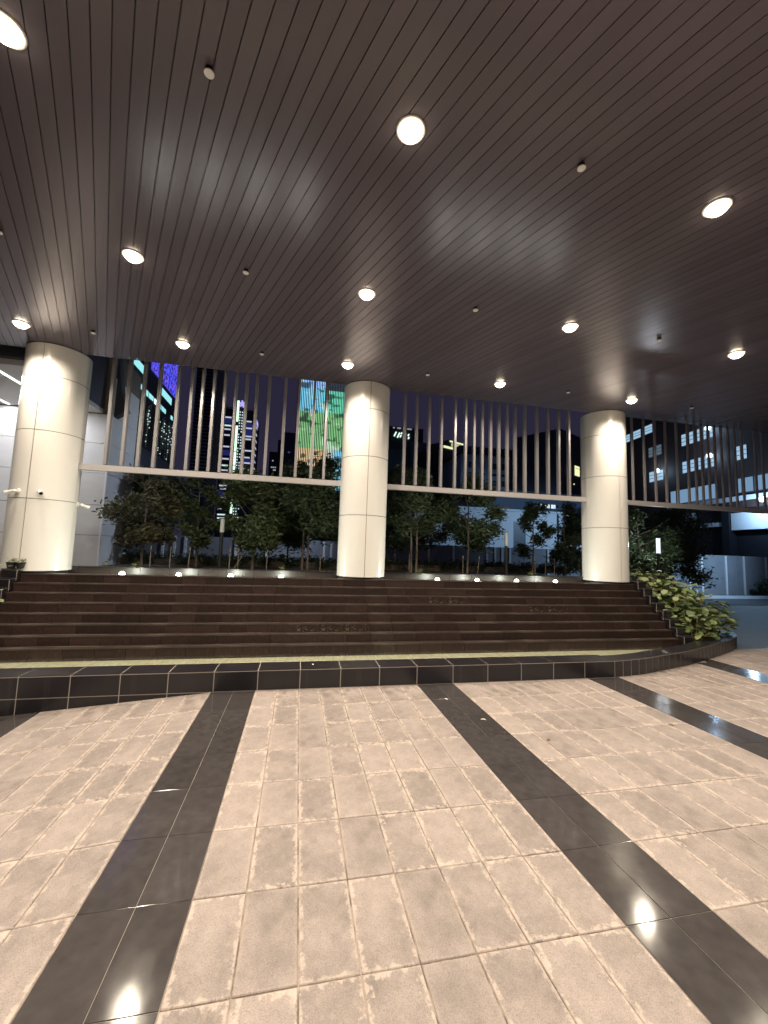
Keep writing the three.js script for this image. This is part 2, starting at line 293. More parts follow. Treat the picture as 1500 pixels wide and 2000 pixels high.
// ------------------------------------------------------------------ stepped water cascade
const STEP_H = 0.156, STEP_D = 0.17, SZ = -7.57, SB = 0.12, SX0 = -4.98, SX1 = 8.3;
{
  const t = thing('water_cascade', 'stepped water cascade clad in wet dark brown stone tiles', 'fountain');
  const coreM = mat(lin(0.14, 0.12, 0.10), 0.8), w = (SX1 - SX0) / 29;
  for (let k = 0; k < 8; k++) {
    const z = SZ - k * STEP_D, y0 = SB + k * STEP_H - (k ? 0 : 0.12), y1 = SB + (k + 1) * STEP_H;
    part('core_block', t, coreM, SX0, SX1, y0 - (k ? 0.1 : 0), y1 - 0.022, z - 0.022, z - STEP_D - 0.2);
    for (let i = 0; i < 29; i++) {
      const x = SX0 + (i + 0.5) * w; const hh = y1 - y0 - 0.024;
      const px = k === 2 && x > 0.2 && x < 1.3 ? 6 : k === 5 && x > 2.6 && x < 3.6 ? 6 : k === 4 && x > 5.2 && x < 5.8 ? 6 : Math.floor(R() * 6);
      const m = mesh('riser_tile', slab(w - 0.004, 0.02, hh, 0.0015), riserTile[px], t, x, y0 + hh / 2, z - 0.0205 + (R() - 0.5) * 0.0012); m.rotation.x = Math.PI / 2;
    }
    part('tread', t, treadMat, SX0, SX1, y1 - 0.022, y1, z + 0.006, z - STEP_D - 0.018);
  }
  const zt = SZ - 8 * STEP_D - 0.02;                 // overflow trough along the top
  part('trough_floor', t, coreM, SX0, SX1, 1.1, 1.26, zt - 0.05, zt - 0.55);
  const backM = phys(lin(0.034, 0.027, 0.024), 0.4);
  for (let i = 0; i < 23; i++) mesh('back_wall_tile', bx(0.571, 0.36, 0.2), backM, t, SX0 + 0.292 + i * 0.577, 1.28, zt - 0.66);
  for (let i = 0; i < 23; i++) mesh('coping_tile', slab(0.571, 0.022, 0.24, 0.003), kerbTile[Math.floor(R() * 3)], t, SX0 + 0.292 + i * 0.577, 1.4605, zt - 0.66);
  const wt = struct('trough_water', 'thin clear water lying in the trough on top of the cascade', 'water');
  const tw = mesh('water_surface', new THREE.PlaneGeometry(SX1 - SX0, 0.5), phys(lin(0.9, 0.97, 0.92), 0.04, { transmission: 1, thickness: 0, ior: 1.33 }), wt, (SX0 + SX1) / 2, 1.345, zt - 0.3); tw.rotation.x = -Math.PI / 2;

  // stepped cheek walls at both ends
  for (const [side, x, label] of [[1, 8.43, 'stepped dark tiled end wall between cascade and broad-leaved shrubs'], [-1, -5.11, 'stepped dark tiled end wall below the security camera column']]) {
    const c = thing('stepped_wall', label, 'wall', 'stepped end walls of the cascade');
    for (let k = 0; k < 8; k++) {
      const z = SZ - k * STEP_D + 0.11, y1 = SB + (k + 1) * STEP_H + 0.075;
      part('wall_block', c, kerbTile[(k * 3) % 3], x - 0.12, x + 0.12, k ? y1 - 0.30 : 0.05, y1 - 0.012, z - 0.006, z - STEP_D - (k === 7 ? 0.9 : 0.05));
      part('grout_edge', c, grout, x - 0.123, x + 0.123, y1 - 0.012, y1 - 0.004, z - 0.003, z - STEP_D - (k === 7 ? 0.9 : 0.05));
      part('cap_tile', c, kerbTile[k % 3], x - 0.126, x + 0.126, y1 - 0.004, y1 + 0.012, z + 0.002, z - STEP_D - (k === 7 ? 0.9 : 0.05));
      part('corner_trim', c, grout, x - side * 0.1245 - 0.003, x - side * 0.1245 + 0.003, y1 - STEP_H - 0.05, y1 - 0.012, z - 0.008, z + 0.0005);
    }
  }
}

// ------------------------------------------------------------------ basin wall, basin floor and water
const kerbPath = [];
{
  const curve = new THREE.CatmullRomCurve3([[5.34, -6.09], [6.0, -6.19], [6.67, -6.385], [7.4, -6.6], [8.2, -6.905], [9.1, -7.28], [9.85, -7.62], [10.4, -7.98], [10.72, -8.4], [10.75, -8.9], [10.5, -9.5], [10.2, -10.2]].map(([x, z]) => new THREE.Vector3(x, 0, z)));
  for (let i = 0; i <= 22; i++) kerbPath.push([-7.42 + i * 0.58 - 0.0, -6.09]);          // joints every 0.58 m, one at x = -0.46
  const L = curve.getLength(), n = Math.round(L / 0.19);
  for (let i = 0; i <= n; i++) { const p = curve.getPointAt(i / n); if (i || kerbPath[kerbPath.length - 1][0] < 5.2) kerbPath.push([p.x, p.z]); }
  const t = thing('basin_wall', 'low dark tiled basin wall with pale grout lines, curving round the planter', 'wall');
  const K = 0.275, D = 0.39;
  const nrm = kerbPath.map((p, i) => { const a = kerbPath[Math.max(0, i - 1)], b = kerbPath[Math.min(kerbPath.length - 1, i + 1)], dx = b[0] - a[0], dz = b[1] - a[1], l = Math.hypot(dx, dz); return [dz / l, -dx / l]; });
  const off = (i, o) => [kerbPath[i][0] + nrm[i][0] * o, kerbPath[i][1] + nrm[i][1] * o];
  for (let i = 0; i < kerbPath.length - 1; i++) {
    const straight = kerbPath[i + 1][0] < 5.36, dd = straight ? D : D * 0.8;
    const sh = (q, a) => { const A = off(i, q), B = off(i + 1, q), l = Math.hypot(B[0] - A[0], B[1] - A[1]); const k = a / l; return [[A[0] + (B[0] - A[0]) * k, A[1] + (B[1] - A[1]) * k], [B[0] - (B[0] - A[0]) * k, B[1] - (B[1] - A[1]) * k]]; };
    const quad = (q0, q1, a) => { const [A, B] = sh(q0, a), [C, E2] = sh(q1, a); return [A, B, E2, C]; };
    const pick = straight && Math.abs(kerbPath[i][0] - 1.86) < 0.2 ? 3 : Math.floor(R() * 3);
    mesh('grout_core', prism(quad(0.004, dd - 0.004, 0), -0.45, K - 0.003), grout, t);
    mesh('face_tile', prism(quad(0, 0.02, 0.0065), 0.006, K - 0.017), kerbTile[pick], t);
    if (kerbPath[i][0] < -1.4) mesh('face_tile', prism(quad(0, 0.02, 0.0065), -0.42, -0.006), kerbTile[Math.floor(R() * 3)], t);
    mesh('coping_tile', prism(quad(0.001, dd, 0.0065), K - 0.0045, K + 0.001), kerbTile[Math.floor(R() * 3)], t);
    mesh('inner_tile', prism(quad(dd - 0.003, dd + 0.006, 0.003), 0.02, K - 0.006), kerbTile[0], t);
  }
  // basin floor and water
  const w = struct('basin_floor', 'olive mosaic floor of the shallow basin', 'basin floor');
  const bm = mat(0xffffff, 0.8, { map: tex(512, 128, (u, v) => { const n = fbm(u * 40, v * 8, 4, 40), gx = (u * 260) % 1, gy = (v * 24) % 1, j = gx < 0.12 || gy < 0.12 ? 0.8 : 1; return [0.40 * j * (0.7 + 0.6 * n), 0.39 * j * (0.7 + 0.6 * n), 0.33 * j * (0.7 + 0.6 * n)]; }) });
  const poly = [[-7.4, -6.47], [5.3, -6.47], [6.6, -6.72], [8.0, -7.2], [8.5, -7.5], [8.5, -7.6], [-7.4, -7.6]];
  mesh('mosaic_floor', prism(poly, -0.3, 0.07), bm, w);
  const sh = new THREE.Shape(poly.map(([x, z]) => new THREE.Vector2(x, -z))), wg = new THREE.ShapeGeometry(sh); wg.rotateX(-Math.PI / 2);
  const water = struct('basin_water', 'still olive-green water in the basin at the foot of the cascade', 'water');
  const ripple = tex(256, 256, (u, v) => fbm(u * 10, v * 10, 3, 10), false);
  mesh('water_surface', wg, phys(lin(0.93, 0.95, 0.86), 0.24, { transmission: 1, thickness: 0, ior: 1.33, bumpMap: ripple, bumpScale: 0.004 }), water, 0, 0.115, 0);
  // underwater lamp behind the coping
  const l = thing('pond_lamp', 'small lit underwater lamp in the basin, behind the coping', 'lamp', null, 1.95, 0.075, -6.72);
  mesh('housing', new THREE.CylinderGeometry(0.06, 0.07, 0.02, 16), blackMat, l, 0, 0.005, 0);
  mesh('lamp_lens', new THREE.CylinderGeometry(0.045, 0.045, 0.006, 16), glow(lin(0.85, 1, 0.7), 4), l, 0, 0.018, 0);
  const p = new THREE.PointLight(lin(0.85, 1, 0.65), 0.16); p.position.set(0, 0.05, -0.03); p.castShadow = true; l.add(p);
}

// ------------------------------------------------------------------ spot lamps in the trough
{
  const body = new THREE.CylinderGeometry(0.045, 0.038, 0.09, 16), lensG = new THREE.SphereGeometry(0.05, 16, 10);
  const lm = glow(lin(0.93, 1, 0.86), 30);
  const xs = [-3.42, -2.37, -1.36, -0.33, 3.21, 4.20, 5.23, 6.29];
  xs.forEach((x, i) => {
    const t = thing('spot_lamp', i < 4 ? 'small bright white spot lamp on the cascade ledge, camera column side' : 'small bright white spot lamp on the cascade ledge, planter side', 'lamp', i < 4 ? 'ledge lamps on the camera column side' : 'ledge lamps on the planter side', x, 1.26, -9.08);
    mesh('housing', body, blackMat, t, 0, 0.045, 0); mesh('lamp_lens', lensG, lm, t, 0, 0.105, 0.01); part('bracket', t, blackMat, -0.06, 0.06, 0, 0.012, -0.03, 0.03);
    const p = new THREE.PointLight(lin(0.95, 1, 0.85), 1.9); p.position.set(0, 0.105, 0.01); p.castShadow = true; p.shadow.radius = 1.5; t.add(p);
  });
}

// ------------------------------------------------------------------ garden terrace behind the cascade
{
  const g = struct('garden_bed', 'dark planted soil terrace behind the cascade', 'garden bed');
  part('soil', g, soilMat, -14, 8.6, -0.3, 1.33, -9.99, -15.0);
  part('soil', g, soilMat, 8.6, 11.8, -0.3, 1.0, -10.2, -15.0);
}
const leafMat = (c, tr = 0.3) => phys(c, 0.55, { side: THREE.DoubleSide, transmission: tr, thickness: 0 });
function leafCloud(seed, clumps, per, size, squash = 0.85) {  // many small folded leaves gathered in clumps
  const r = rng(seed), p = [], nn = [];
  const g3 = () => (r() + r() + r() - 1.5) / 1.5;
  const M = new THREE.Matrix4(), q = new THREE.Quaternion(), e = new THREE.Euler(), v = new THREE.Vector3();
  for (const [cx, cy, cz, rad] of clumps) for (let i = 0; i < per * rad * rad; i++) {
    const dx = g3(), dy = g3(), dz = g3(), s = size * (0.6 + 0.8 * r());
    e.set(r() * 2.2 - 1.1, r() * 6.28, r() * 1.6 - 0.8); q.setFromEuler(e);
    M.compose(v.set(cx + dx * rad, cy + dy * rad * squash, cz + dz * rad), q, new THREE.Vector3(s, s, s));
    const A = [[0, 0, -1], [0.42, 0.12, -0.1], [0, -0.05, 1], [-0.42, 0.12, -0.1]].map((a) => new THREE.Vector3(...a).applyMatrix4(M));
    for (const k of [0, 2, 1, 0, 3, 2]) p.push(A[k].x, A[k].y, A[k].z);
  }
  const g = new THREE.BufferGeometry(); g.setAttribute('position', new THREE.Float32BufferAttribute(p, 3)); g.computeVertexNormals(); return g;
}
function limb(pts, r0, r1, seg = 7) { // tapered tube
  const c = new THREE.CatmullRomCurve3(pts.map((a) => new THREE.Vector3(...a))), n = 10, g = new THREE.TubeGeometry(c, n, 1, seg, false), pos = g.attributes.position;
  for (let i = 0; i <= n; i++) { const o = c.getPointAt(i / n), k = r0 + (r1 - r0) * i / n; for (let j = 0; j <= seg; j++) { const id = i * (seg + 1) + j; pos.setXYZ(id, o.x + (pos.getX(id) - o.x) * k, o.y + (pos.getY(id) - o.y) * k, o.z + (pos.getZ(id) - o.z) * k); } }
  g.computeVertexNormals(); return g;
}
const barkMat = mat(lin(0.20, 0.165, 0.13), 0.9, { bumpMap: grainBump, bumpScale: 0.004 });
const crownMats = [leafMat(lin(0.075, 0.105, 0.034)), leafMat(lin(0.062, 0.098, 0.04)), leafMat(lin(0.095, 0.09, 0.04))];
function tree(label, x, y, z, hgt, rad, seed, mi, multi = 1) {
  rad *= 1.12;
  const t = thing('young_tree', label, 'tree', 'young trees in the garden bed', x, y, z), r = rng(seed), clumps = [];
  for (let m = 0; m < multi; m++) {
    const bx0 = (m - (multi - 1) / 2) * 0.16, lean = (r() - 0.5) * 0.25, gs = [limb([[bx0, 0, 0], [bx0 + lean * 0.4, hgt * 0.35, 0.03], [bx0 + lean, hgt * 0.7, -0.03], [bx0 + lean * 0.9, hgt * 0.96, 0]], 0.038, 0.01)];
    for (let i = 0; i < 7; i++) { const a = r() * 6.28, h0 = hgt * (0.34 + 0.07 * i), l = rad * (0.55 + 0.4 * r()), ex = bx0 + lean + Math.cos(a) * l, ez = Math.sin(a) * l, ey = h0 + 0.35 + 0.3 * r(); gs.push(limb([[bx0 + lean * h0 / hgt, h0, 0], [(bx0 + lean + ex) / 2, h0 + 0.2, ez / 2], [ex, ey, ez]], 0.014, 0.004, 5)); }
    mesh('trunk', mergeGeometries(gs), barkMat, t);
  }
  const low = 0.20 + 0.1 * r(), skew = (r() - 0.5) * 0.5 * rad, nCl = 13 + Math.floor(r() * 9);
  for (let i = 0; i < nCl; i++) { const a = r() * 6.28, f = r(), hh = hgt * (low + (0.97 - low) * f), q = rad * (0.25 + 0.75 * Math.sin(Math.PI * (0.15 + 0.75 * f))) * (0.3 + 0.6 * r()); clumps.push([Math.cos(a) * q + skew * f, hh, Math.sin(a) * q, rad * (0.24 + 0.42 * r() * r() + 0.06)]); }
  mesh('crown', leafCloud(seed + 5, clumps, 1700, 0.07), crownMats[mi], t);
}
tree('young tree with sparse reddish-olive leaves next to the blue-lit wall', -4.25, 1.33, -12.5, 2.85, 0.85, 11, 2);
tree('young tree in front of the striped dark tower', -2.95, 1.33, -13.0, 3.0, 0.72, 12, 0);
tree('full green young tree below the tower with the green neon line', -1.27, 1.33, -12.3, 2.9, 0.98, 13, 0);
tree('young tree with two pale trunks below the coloured light facade', 0.22, 1.33, -12.8, 3.5, 1.12, 14, 1, 2);
tree('bushy young tree just past the middle column', 3.5, 1.33, -12.1, 3.15, 1.0, 15, 1, 2);
tree('wide young tree in front of the blue-lit white wall', 5.35, 1.33, -12.3, 3.05, 1.12, 16, 1);
tree('slim dark young tree standing before the dark doorway', 8.05, 1.33, -12.9, 2.6, 0.80, 17, 1);
tree('slim dark young tree half hidden by the planter column', 9.35, 1.0, -12.9, 2.95, 0.72, 18, 1);
tree('spreading dark tree behind the broad-leaved planter', 11.6, 0.95, -11.9, 2.75, 1.1, 19, 1);
tree('spreading tree at the edge of the road beyond the planter', 13.9, 0.0, -13.2, 3.9, 1.35, 20, 1);
tree('black silhouetted tree against the end of the blue-lit wall', -6.25, 1.33, -16.2, 3.1, 0.95, 21, 1);

tree('dense dark tree filling the gap behind the reddish-olive tree', -5.0, 1.33, -14.6, 3.1, 1.05, 31, 1);
tree('dark back-row tree between the neon-line tree and the two-trunk tree', -0.35, 1.33, -14.6, 3.3, 1.1, 32, 0);
tree('dark back-row tree showing beside the middle column', 2.95, 1.33, -14.4, 3.6, 1.05, 33, 1);
tree('dark back-row tree behind the bushy tree and the wide tree', 4.9, 1.33, -14.7, 3.0, 0.95, 34, 0);
tree('low dark tree behind the stakes beside the planter column', 11.0, 1.0, -14.2, 2.6, 1.0, 35, 1);

{ // clipped hedge and stakes
  const h = thing('hedge', 'low dark clipped hedge along the back of the garden bed', 'hedge', null, 0, 1.33, -14.2), cl = [], r = rng(5);
  for (let x = -7; x < 10.5; x += 0.26) cl.push([x, 0.12 + r() * 0.12, (r() - 0.5) * 0.3, 0.32]);
  mesh('foliage', leafCloud(99, cl, 1900, 0.055), crownMats[1], h);
  part('inner_twigs', h, barkMat, -7, 10.4, 0, 0.2, -0.1, 0.1);
  const st = new THREE.CylinderGeometry(0.010, 0.010, 0.62, 8), sm2 = mat(lin(0.26, 0.22, 0.18), 0.8);
  for (const [x, z, tilt] of [[-3.55, -11.0, 0], [-3.10, -11.0, 0], [-2.68, -11.0, 0.05], [-1.65, -11.2, 0.5], [-1.52, -11.2, 0], [-1.70, -11.0, 0], [-0.78, -11.0, 0], [0.60, -11.1, 0], [3.05, -11, 0], [4.65, -11, 0], [5.10, -11, 0.1], [6.95, -11, 0], [7.3, -11, 0], [7.6, -11, 0], [8.6, -11.2, 0]]) {
    const t = thing('tree_stake', tilt > 0.3 ? 'pale wooden stake leaning in an inverted V behind the ledge lamps' : 'thin pale upright wooden stake behind the cascade ledge', 'stake', tilt > 0.3 ? null : 'wooden tree stakes', x, 1.33, z);
    mesh('pole', st, sm2, t, 0, 0.29, 0); part('tie', t, blackMat, -0.02, 0.02, 0.48, 0.5, -0.02, 0.02); t.rotation.z = -tilt;
  }
  // small sprigs in the trough
  const sg = leafCloud(44, [[0, 0.06, 0, 0.09], [0.04, 0.12, 0, 0.06]], 3000, 0.028), sgm = leafMat(lin(0.2, 0.24, 0.07));
  for (const [x, z] of [[-3.5, -9.95], [-0.35, -9.95], [3.05, -9.95], [6.15, -9.95], [-4.1, -9.9]]) { const t = thing('sprig', 'small bright green sprig growing behind a ledge lamp', 'plant', 'sprigs along the ledge', x, 1.45, z); mesh('leaves', sg, sgm, t); part('stem', t, barkMat, -0.004, 0.004, -0.1, 0.12, -0.004, 0.004); }
}

// ------------------------------------------------------------------ upright bollard lamps
{
  const post = new THREE.CylinderGeometry(0.045, 0.05, 1, 16), head = new THREE.CylinderGeometry(0.055, 0.055, 1, 16), cap = new THREE.CylinderGeometry(0.06, 0.06, 0.02, 16);
  for (const [x, y, z, hp, hh, s, label] of [[-2.02, 1.33, -11.5, 1.02, 0.36, 0.02, 'slim bollard lamp with an unlit pale head, in front of the neon-lined tower'], [6.28, 1.33, -11.5, 0.94, 0.42, 0.012, 'slim bollard lamp with an unlit grey head, before the blue-lit white wall'], [11.05, 0.95, -10.7, 1.25, 0.46, 2.2, 'lit bollard lamp with a white head above the broad-leaved shrubs']]) {
    const t = thing('bollard_lamp', label, 'bollard lamp', 'bollard lamps', x, y, z);
    const p = mesh('post', post, blackMat, t, 0, hp / 2, 0); p.scale.y = hp;
    const h = mesh('lamp_head', head, s > 1 ? glow(lin(0.85, 0.95, 1), s * 0.6) : phys(lin(0.5, 0.5, 0.5), 0.4), t, 0, hp + hh / 2, 0); h.scale.y = hh; mesh('cap', cap, s > 1 ? whitePlastic : blackMat, t, 0, hp + hh + 0.01, 0);
    if (s > 1) { const l = new THREE.PointLight(lin(0.9, 0.97, 1), 2.6); l.position.set(0, hp + hh * 0.5, 0); l.castShadow = true; l.shadow.radius = 2; t.add(l); }
  }
}

// ------------------------------------------------------------------ planter with broad-leaved shrubs
{
  const g = struct('planter_soil', 'sloping planting soil between cascade end wall and curved basin wall', 'soil');
  const pts = []; // strip grid from the kerb curve back to the end wall
  const A = [[8.55, -7.2], [9.2, -7.72], [9.8, -8.02], [10.15, -8.3], [10.4, -8.7], [10.4, -9.3], [10.2, -10.2]], B = [[8.55, -7.5], [8.6, -8.2], [8.6, -8.8], [8.6, -9.3], [8.6, -9.7], [8.6, -10], [8.6, -10.2]], hb = [0.24, 0.5, 0.8, 1.0, 1.2, 1.3, 1.3];
  const pos = [], uv = []; const at = (i, j) => { const u = j / 6, a = A[i], b = B[i]; return [a[0] + (b[0] - a[0]) * u, 0.22 + (hb[i] - 0.22) * u + 0.03 * Math.sin(i * 3 + j * 5), a[1] + (b[1] - a[1]) * u]; };
  for (let i = 0; i < 6; i++) for (let j = 0; j < 6; j++) { const a = at(i, j), b = at(i + 1, j), c = at(i + 1, j + 1), d = at(i, j + 1); for (const v of [a, b, c, a, c, d]) { pos.push(...v); uv.push(v[0], v[2]); } }
  const sg = new THREE.BufferGeometry(); sg.setAttribute('position', new THREE.Float32BufferAttribute(pos, 3)); sg.setAttribute('uv', new THREE.Float32BufferAttribute(uv, 2)); sg.computeVertexNormals();
  mesh('soil', sg, new THREE.MeshStandardMaterial({ map: soilMap, roughness: 0.95, side: THREE.DoubleSide }), g);
  // leaf: round, cupped, with a pinched tip
  const lp = [], idx = [], n = 12; lp.push(0, 0, 0.42);
  for (let i = 0; i < n; i++) { const a = i / n * Math.PI * 2, c = Math.cos(a), s = Math.sin(a), rr = 0.46 * (1 - 0.12 * Math.max(0, s)); lp.push(c * rr, 0.10 * c * c + 0.05 * s, 0.46 + s * 0.5); }
  for (let i = 0; i < n; i++) idx.push(0, 1 + (i + 1) % n, 1 + i);
  const leaf = new THREE.BufferGeometry(); leaf.setAttribute('position', new THREE.Float32BufferAttribute(lp, 3)); leaf.setIndex(idx); leaf.computeVertexNormals();
  const lms = [[0.20, 0.27, 0.10], [0.145, 0.205, 0.07], [0.29, 0.345, 0.16], [0.085, 0.13, 0.045], [0.34, 0.29, 0.10]].map((c) => leafMat(lin(...c), 0.25));
  const stemM = mat(lin(0.22, 0.19, 0.07), 0.7), stemG = new THREE.CylinderGeometry(0.006, 0.012, 1, 6);
  const spots = [[8.95, -7.85, 0.28, 0.62], [9.45, -8.0, 0.25, 0.78], [9.95, -8.3, 0.24, 0.86], [8.9, -8.35, 0.5, 0.8], [9.4, -8.55, 0.42, 0.98], [10.0, -8.8, 0.3, 1.0], [8.9, -8.95, 0.85, 0.72], [9.4, -9.1, 0.7, 0.92], [10.0, -9.3, 0.4, 1.05], [8.95, -9.55, 1.1, 0.62], [9.6, -9.75, 0.9, 0.8]];
  const where = ['beside the lowest step of the end wall', 'at the front edge of the planter', 'at the curved tip of the basin wall', 'beside the middle steps of the end wall', 'in the heart of the planter', 'overhanging the road side of the planter', 'beside the top steps of the end wall', 'below the lit bollard lamp', 'at the back of the road side', 'right behind the planter column', 'at the back below the spreading tree'];
  const shrubNames = where.map((v) => 'broad round-leaved green shrub ' + v);
  const r = rng(321);
  spots.forEach(([x, z, y, h], si) => {
    const t = thing('broad_leaved_shrub', shrubNames[si], 'shrub', 'broad-leaved shrubs in the planter', x, y, z);
    for (let k = 0; k < 7; k++) { const a = r() * 6.28, l = h * (0.6 + 0.4 * r()), s = mesh('stem', stemG, stemM, t, Math.cos(a) * 0.12, l / 2, Math.sin(a) * 0.12); s.scale.y = l; s.rotation.set((r() - 0.5) * 0.5, 0, (r() - 0.5) * 0.5); }
    for (let k = 0; k < 180; k++) {
      const a = r() * 6.28, f = Math.sqrt(r()), rr = 0.50 * f, yy = h * (0.10 + 1.0 * r() * (1 - 0.35 * f * f)) , sz = 0.075 + 0.075 * r();
      const m = mesh('leaf', leaf, lms[r() < 0.06 ? 4 : Math.floor(r() * 4)], t, Math.cos(a) * rr, yy, Math.sin(a) * rr);
      m.scale.set(sz * 1.15, sz, sz * 1.15); m.rotation.set(0.9 - r() * 1.3, -a + Math.PI / 2 + (r() - 0.5) * 2.2, (r() - 0.5) * 1.0, 'YXZ');
    }
  });
  // shrub at the other end wall, and small pots
  const lt = thing('broad_leaved_shrub', 'pale green leafy shrub spilling beside the end wall below the cameras', 'shrub', null, -5.3, 0.85, -8.2);
  for (let k = 0; k < 40; k++) { const a = r() * 6.28, m = mesh('leaf', leaf, lms[Math.floor(r() * 4)], lt, Math.cos(a) * 0.45 * r(), 0.05 + 0.8 * r(), Math.sin(a) * 0.3 * r()), sz = 0.08 + 0.05 * r(); m.scale.setScalar(sz); m.rotation.set(0.3 - r() * 1.4, r() * 6.28, (r() - 0.5), 'YXZ'); }
  mesh('stem', stemG, stemM, lt, 0, 0.3, 0).scale.y = 0.7;
  const potG = new THREE.LatheGeometry([[0.05, 0], [0.07, 0.1], [0.078, 0.1], [0.078, 0.115], [0.066, 0.115], [0.062, 0.09], [0, 0.09]].map(([a, b]) => new THREE.Vector2(a, b)), 16);
  const sprig = leafCloud(71, [[0, 0.14, 0, 0.08], [0.05, 0.16, 0, 0.05]], 3600, 0.02), pl = leafMat(lin(0.15, 0.19, 0.06));
  for (const [x, y, z, label] of [[-4.98, 1.458, -8.72, 'small black pot with a sprig, at the foot of the camera column'], [-5.12, 1.458, -8.70, 'small black pot with a sprig, on the end wall by the camera column'], [8.42, 1.455, -8.88, 'small black pot on the end wall beside the planter column']]) { const t = thing('plant_pot', label, 'plant pot', 'black plant pots', x, y, z); mesh('pot', potG, phys(lin(0.015, 0.015, 0.015), 0.5, { side: THREE.DoubleSide }), t); mesh('foliage', sprig, pl, t); }
}

// ------------------------------------------------------------------ security cameras on the end column
{
  const bodyG = new THREE.CapsuleGeometry(0.038, 0.13, 6, 16), hoodG = new THREE.CylinderGeometry(0.042, 0.042, 0.05, 18), baseG = new THREE.CylinderGeometry(0.052, 0.058, 0.035, 20), armG = new THREE.CylinderGeometry(0.018, 0.018, 0.08, 10), glassG = new THREE.CylinderGeometry(0.034, 0.034, 0.008, 16);
  const glass = phys(lin(0.01, 0.01, 0.012), 0.08);
  const cam = (label, ang, y, turn) => { // ang: azimuth round the column (0 = towards the forecourt), turn: pan of the body
    const t = thing('security_camera', label, 'security camera', 'security cameras on the column', -5.03 + Math.sin(ang) * (COLR + 0.001), y, COLZ + Math.cos(ang) * (COLR + 0.001));
    t.rotation.y = ang; t.scale.setScalar(0.85);
    const b = mesh('mount_base', baseG, whitePlastic, t, 0, 0, 0.017); b.rotation.x = Math.PI / 2;
    const a = mesh('arm', armG, whitePlastic, t, 0, -0.005, 0.06); a.rotation.x = Math.PI / 2;
    const h = new THREE.Group(); h.name = 'camera_body'; h.position.set(0, -0.01, 0.10); h.rotation.set(0.32, turn, 0, 'YXZ'); t.add(h);
    const c = mesh('shell', bodyG, whitePlastic, h, 0, 0, 0.05); c.rotation.x = Math.PI / 2; const d = mesh('hood', hoodG, whitePlastic, h, 0, 0.002, 0.13); d.rotation.x = Math.PI / 2; const e = mesh('lens_glass', glassG, glass, h, 0, 0, 0.154); e.rotation.x = Math.PI / 2;
  };
  cam('white bullet security camera on the column, aimed over the forecourt', 0.36, 2.90, 0.35);
  cam('white bullet security camera on the column, pointing sideways at the building', -0.30, 2.89, -1.15);
  cam('white bullet security camera on the column, on the side facing the fin screen', 1.75, 2.74, 0.5);
}

// ------------------------------------------------------------------ adjoining building behind the camera column
{
  const wallTex = (r, g, b) => mat(0xffffff, 0.5, { map: tex(128, 128, (u, v) => { const n = 0.94 + 0.12 * fbm(u * 6, v * 6, 4, 6); return [r * n, g * n, b * n]; }) });
  const clad = wallTex(0.62, 0.60, 0.58), dark = mat(lin(0.05, 0.055, 0.07), 0.5);
  const t = thing('adjoining_building', 'pale panel-clad building with two linear ceiling lights behind the camera column', 'building');
  part('core', t, jointMat, -16, -5.42, 0, 7.5, -12.66, -14.5);
  const ys = [1.2, 2.16, 3.0, 3.9, 4.75, 5.6, 6.7];
  for (let i = 0; i < ys.length - 1; i++) {
    if (i < 5) for (let k = 0; k < 5; k++) part('cladding_panel', t, clad, -7.53 - k * 2.15 + 2.14, -7.53 - k * 2.15, ys[i] + 0.012, ys[i + 1], -12.60, -12.65);
    part('cladding_panel', t, clad, -5.385, -5.41, ys[i] + 0.012, ys[i + 1], -12.62, -14.4);
  }
  part('corner_trim', t, whitePlastic, -5.36, -5.40, 1.2, 5.62, -12.585, -12.625);
  // deep soffit with linear lights, running out towards the forecourt beside the canopy
  part('soffit', t, clad, -14, -5.62, 5.62, 5.74, -9.6, -12.6);
  part('fascia', t, dark, -14, -5.62, 5.74, 7.6, -9.45, -12.7);
  { const sh = new THREE.Shape([[-5.95, 5.62], [-5.61, 5.43], [-5.06, 5.8], [-5.25, 6.4], [-5.4, 7.4], [-6.1, 7.4]].map(([a, b]) => new THREE.Vector2(a, b))); mesh('raked_soffit', new THREE.ExtrudeGeometry(sh, { depth: 0.25, bevelEnabled: false }), dark, t, 0, 0, -12.98); }
  const lm = glow(lin(0.92, 0.97, 1), 3.2);
  for (const x of [-6.55, -7.85]) {
    part('linear_light', t, lm, x - 0.03, x + 0.03, 5.606, 5.617, -9.7, -12.5);
    const l = new THREE.RectAreaLight(lin(0.92, 0.94, 1), 120, 0.06, 2.7); l.position.set(x, 5.60, -11.1); l.lookAt(x, 0, -11.1); t.add(l);
  }
}

// ------------------------------------------------------------------ hoarding
{
  const t = thing('hoarding', 'grey-blue site hoarding with white upright posts behind the garden', 'hoarding', null, 0, 0, -20);
  const hm = mat(0xffffff, 0.6, { map: tex(128, 128, (u, v) => { const n = 0.85 + 0.3 * fbm(u * 5, v * 5, 4, 5); return [0.25 * n, 0.255 * n, 0.275 * n]; }) }), pm = mat(lin(0.8, 0.8, 0.8), 0.6);
  for (let x = -12; x < 44; x += 2.4) part('panel', t, hm, x + 0.006, x + 2.394, 0.02, 2.38, -0.02, 0.02);
  for (const x of [-7.7, -5.98, -5.5, -5.04, -4.6, -2.85, -1.45, 1.22, 1.57, 2.6, 4.79, 6.57, 7.91, 9.79, 10.26, 10.67, 11.12, 13.4, 15.8, 22.77, 23.22, 23.67, 25.46, 26.83, 28.56, 31]) part('post', t, pm, x - 0.055, x + 0.055, 0.02, 2.36, 0.021, 0.07);
}

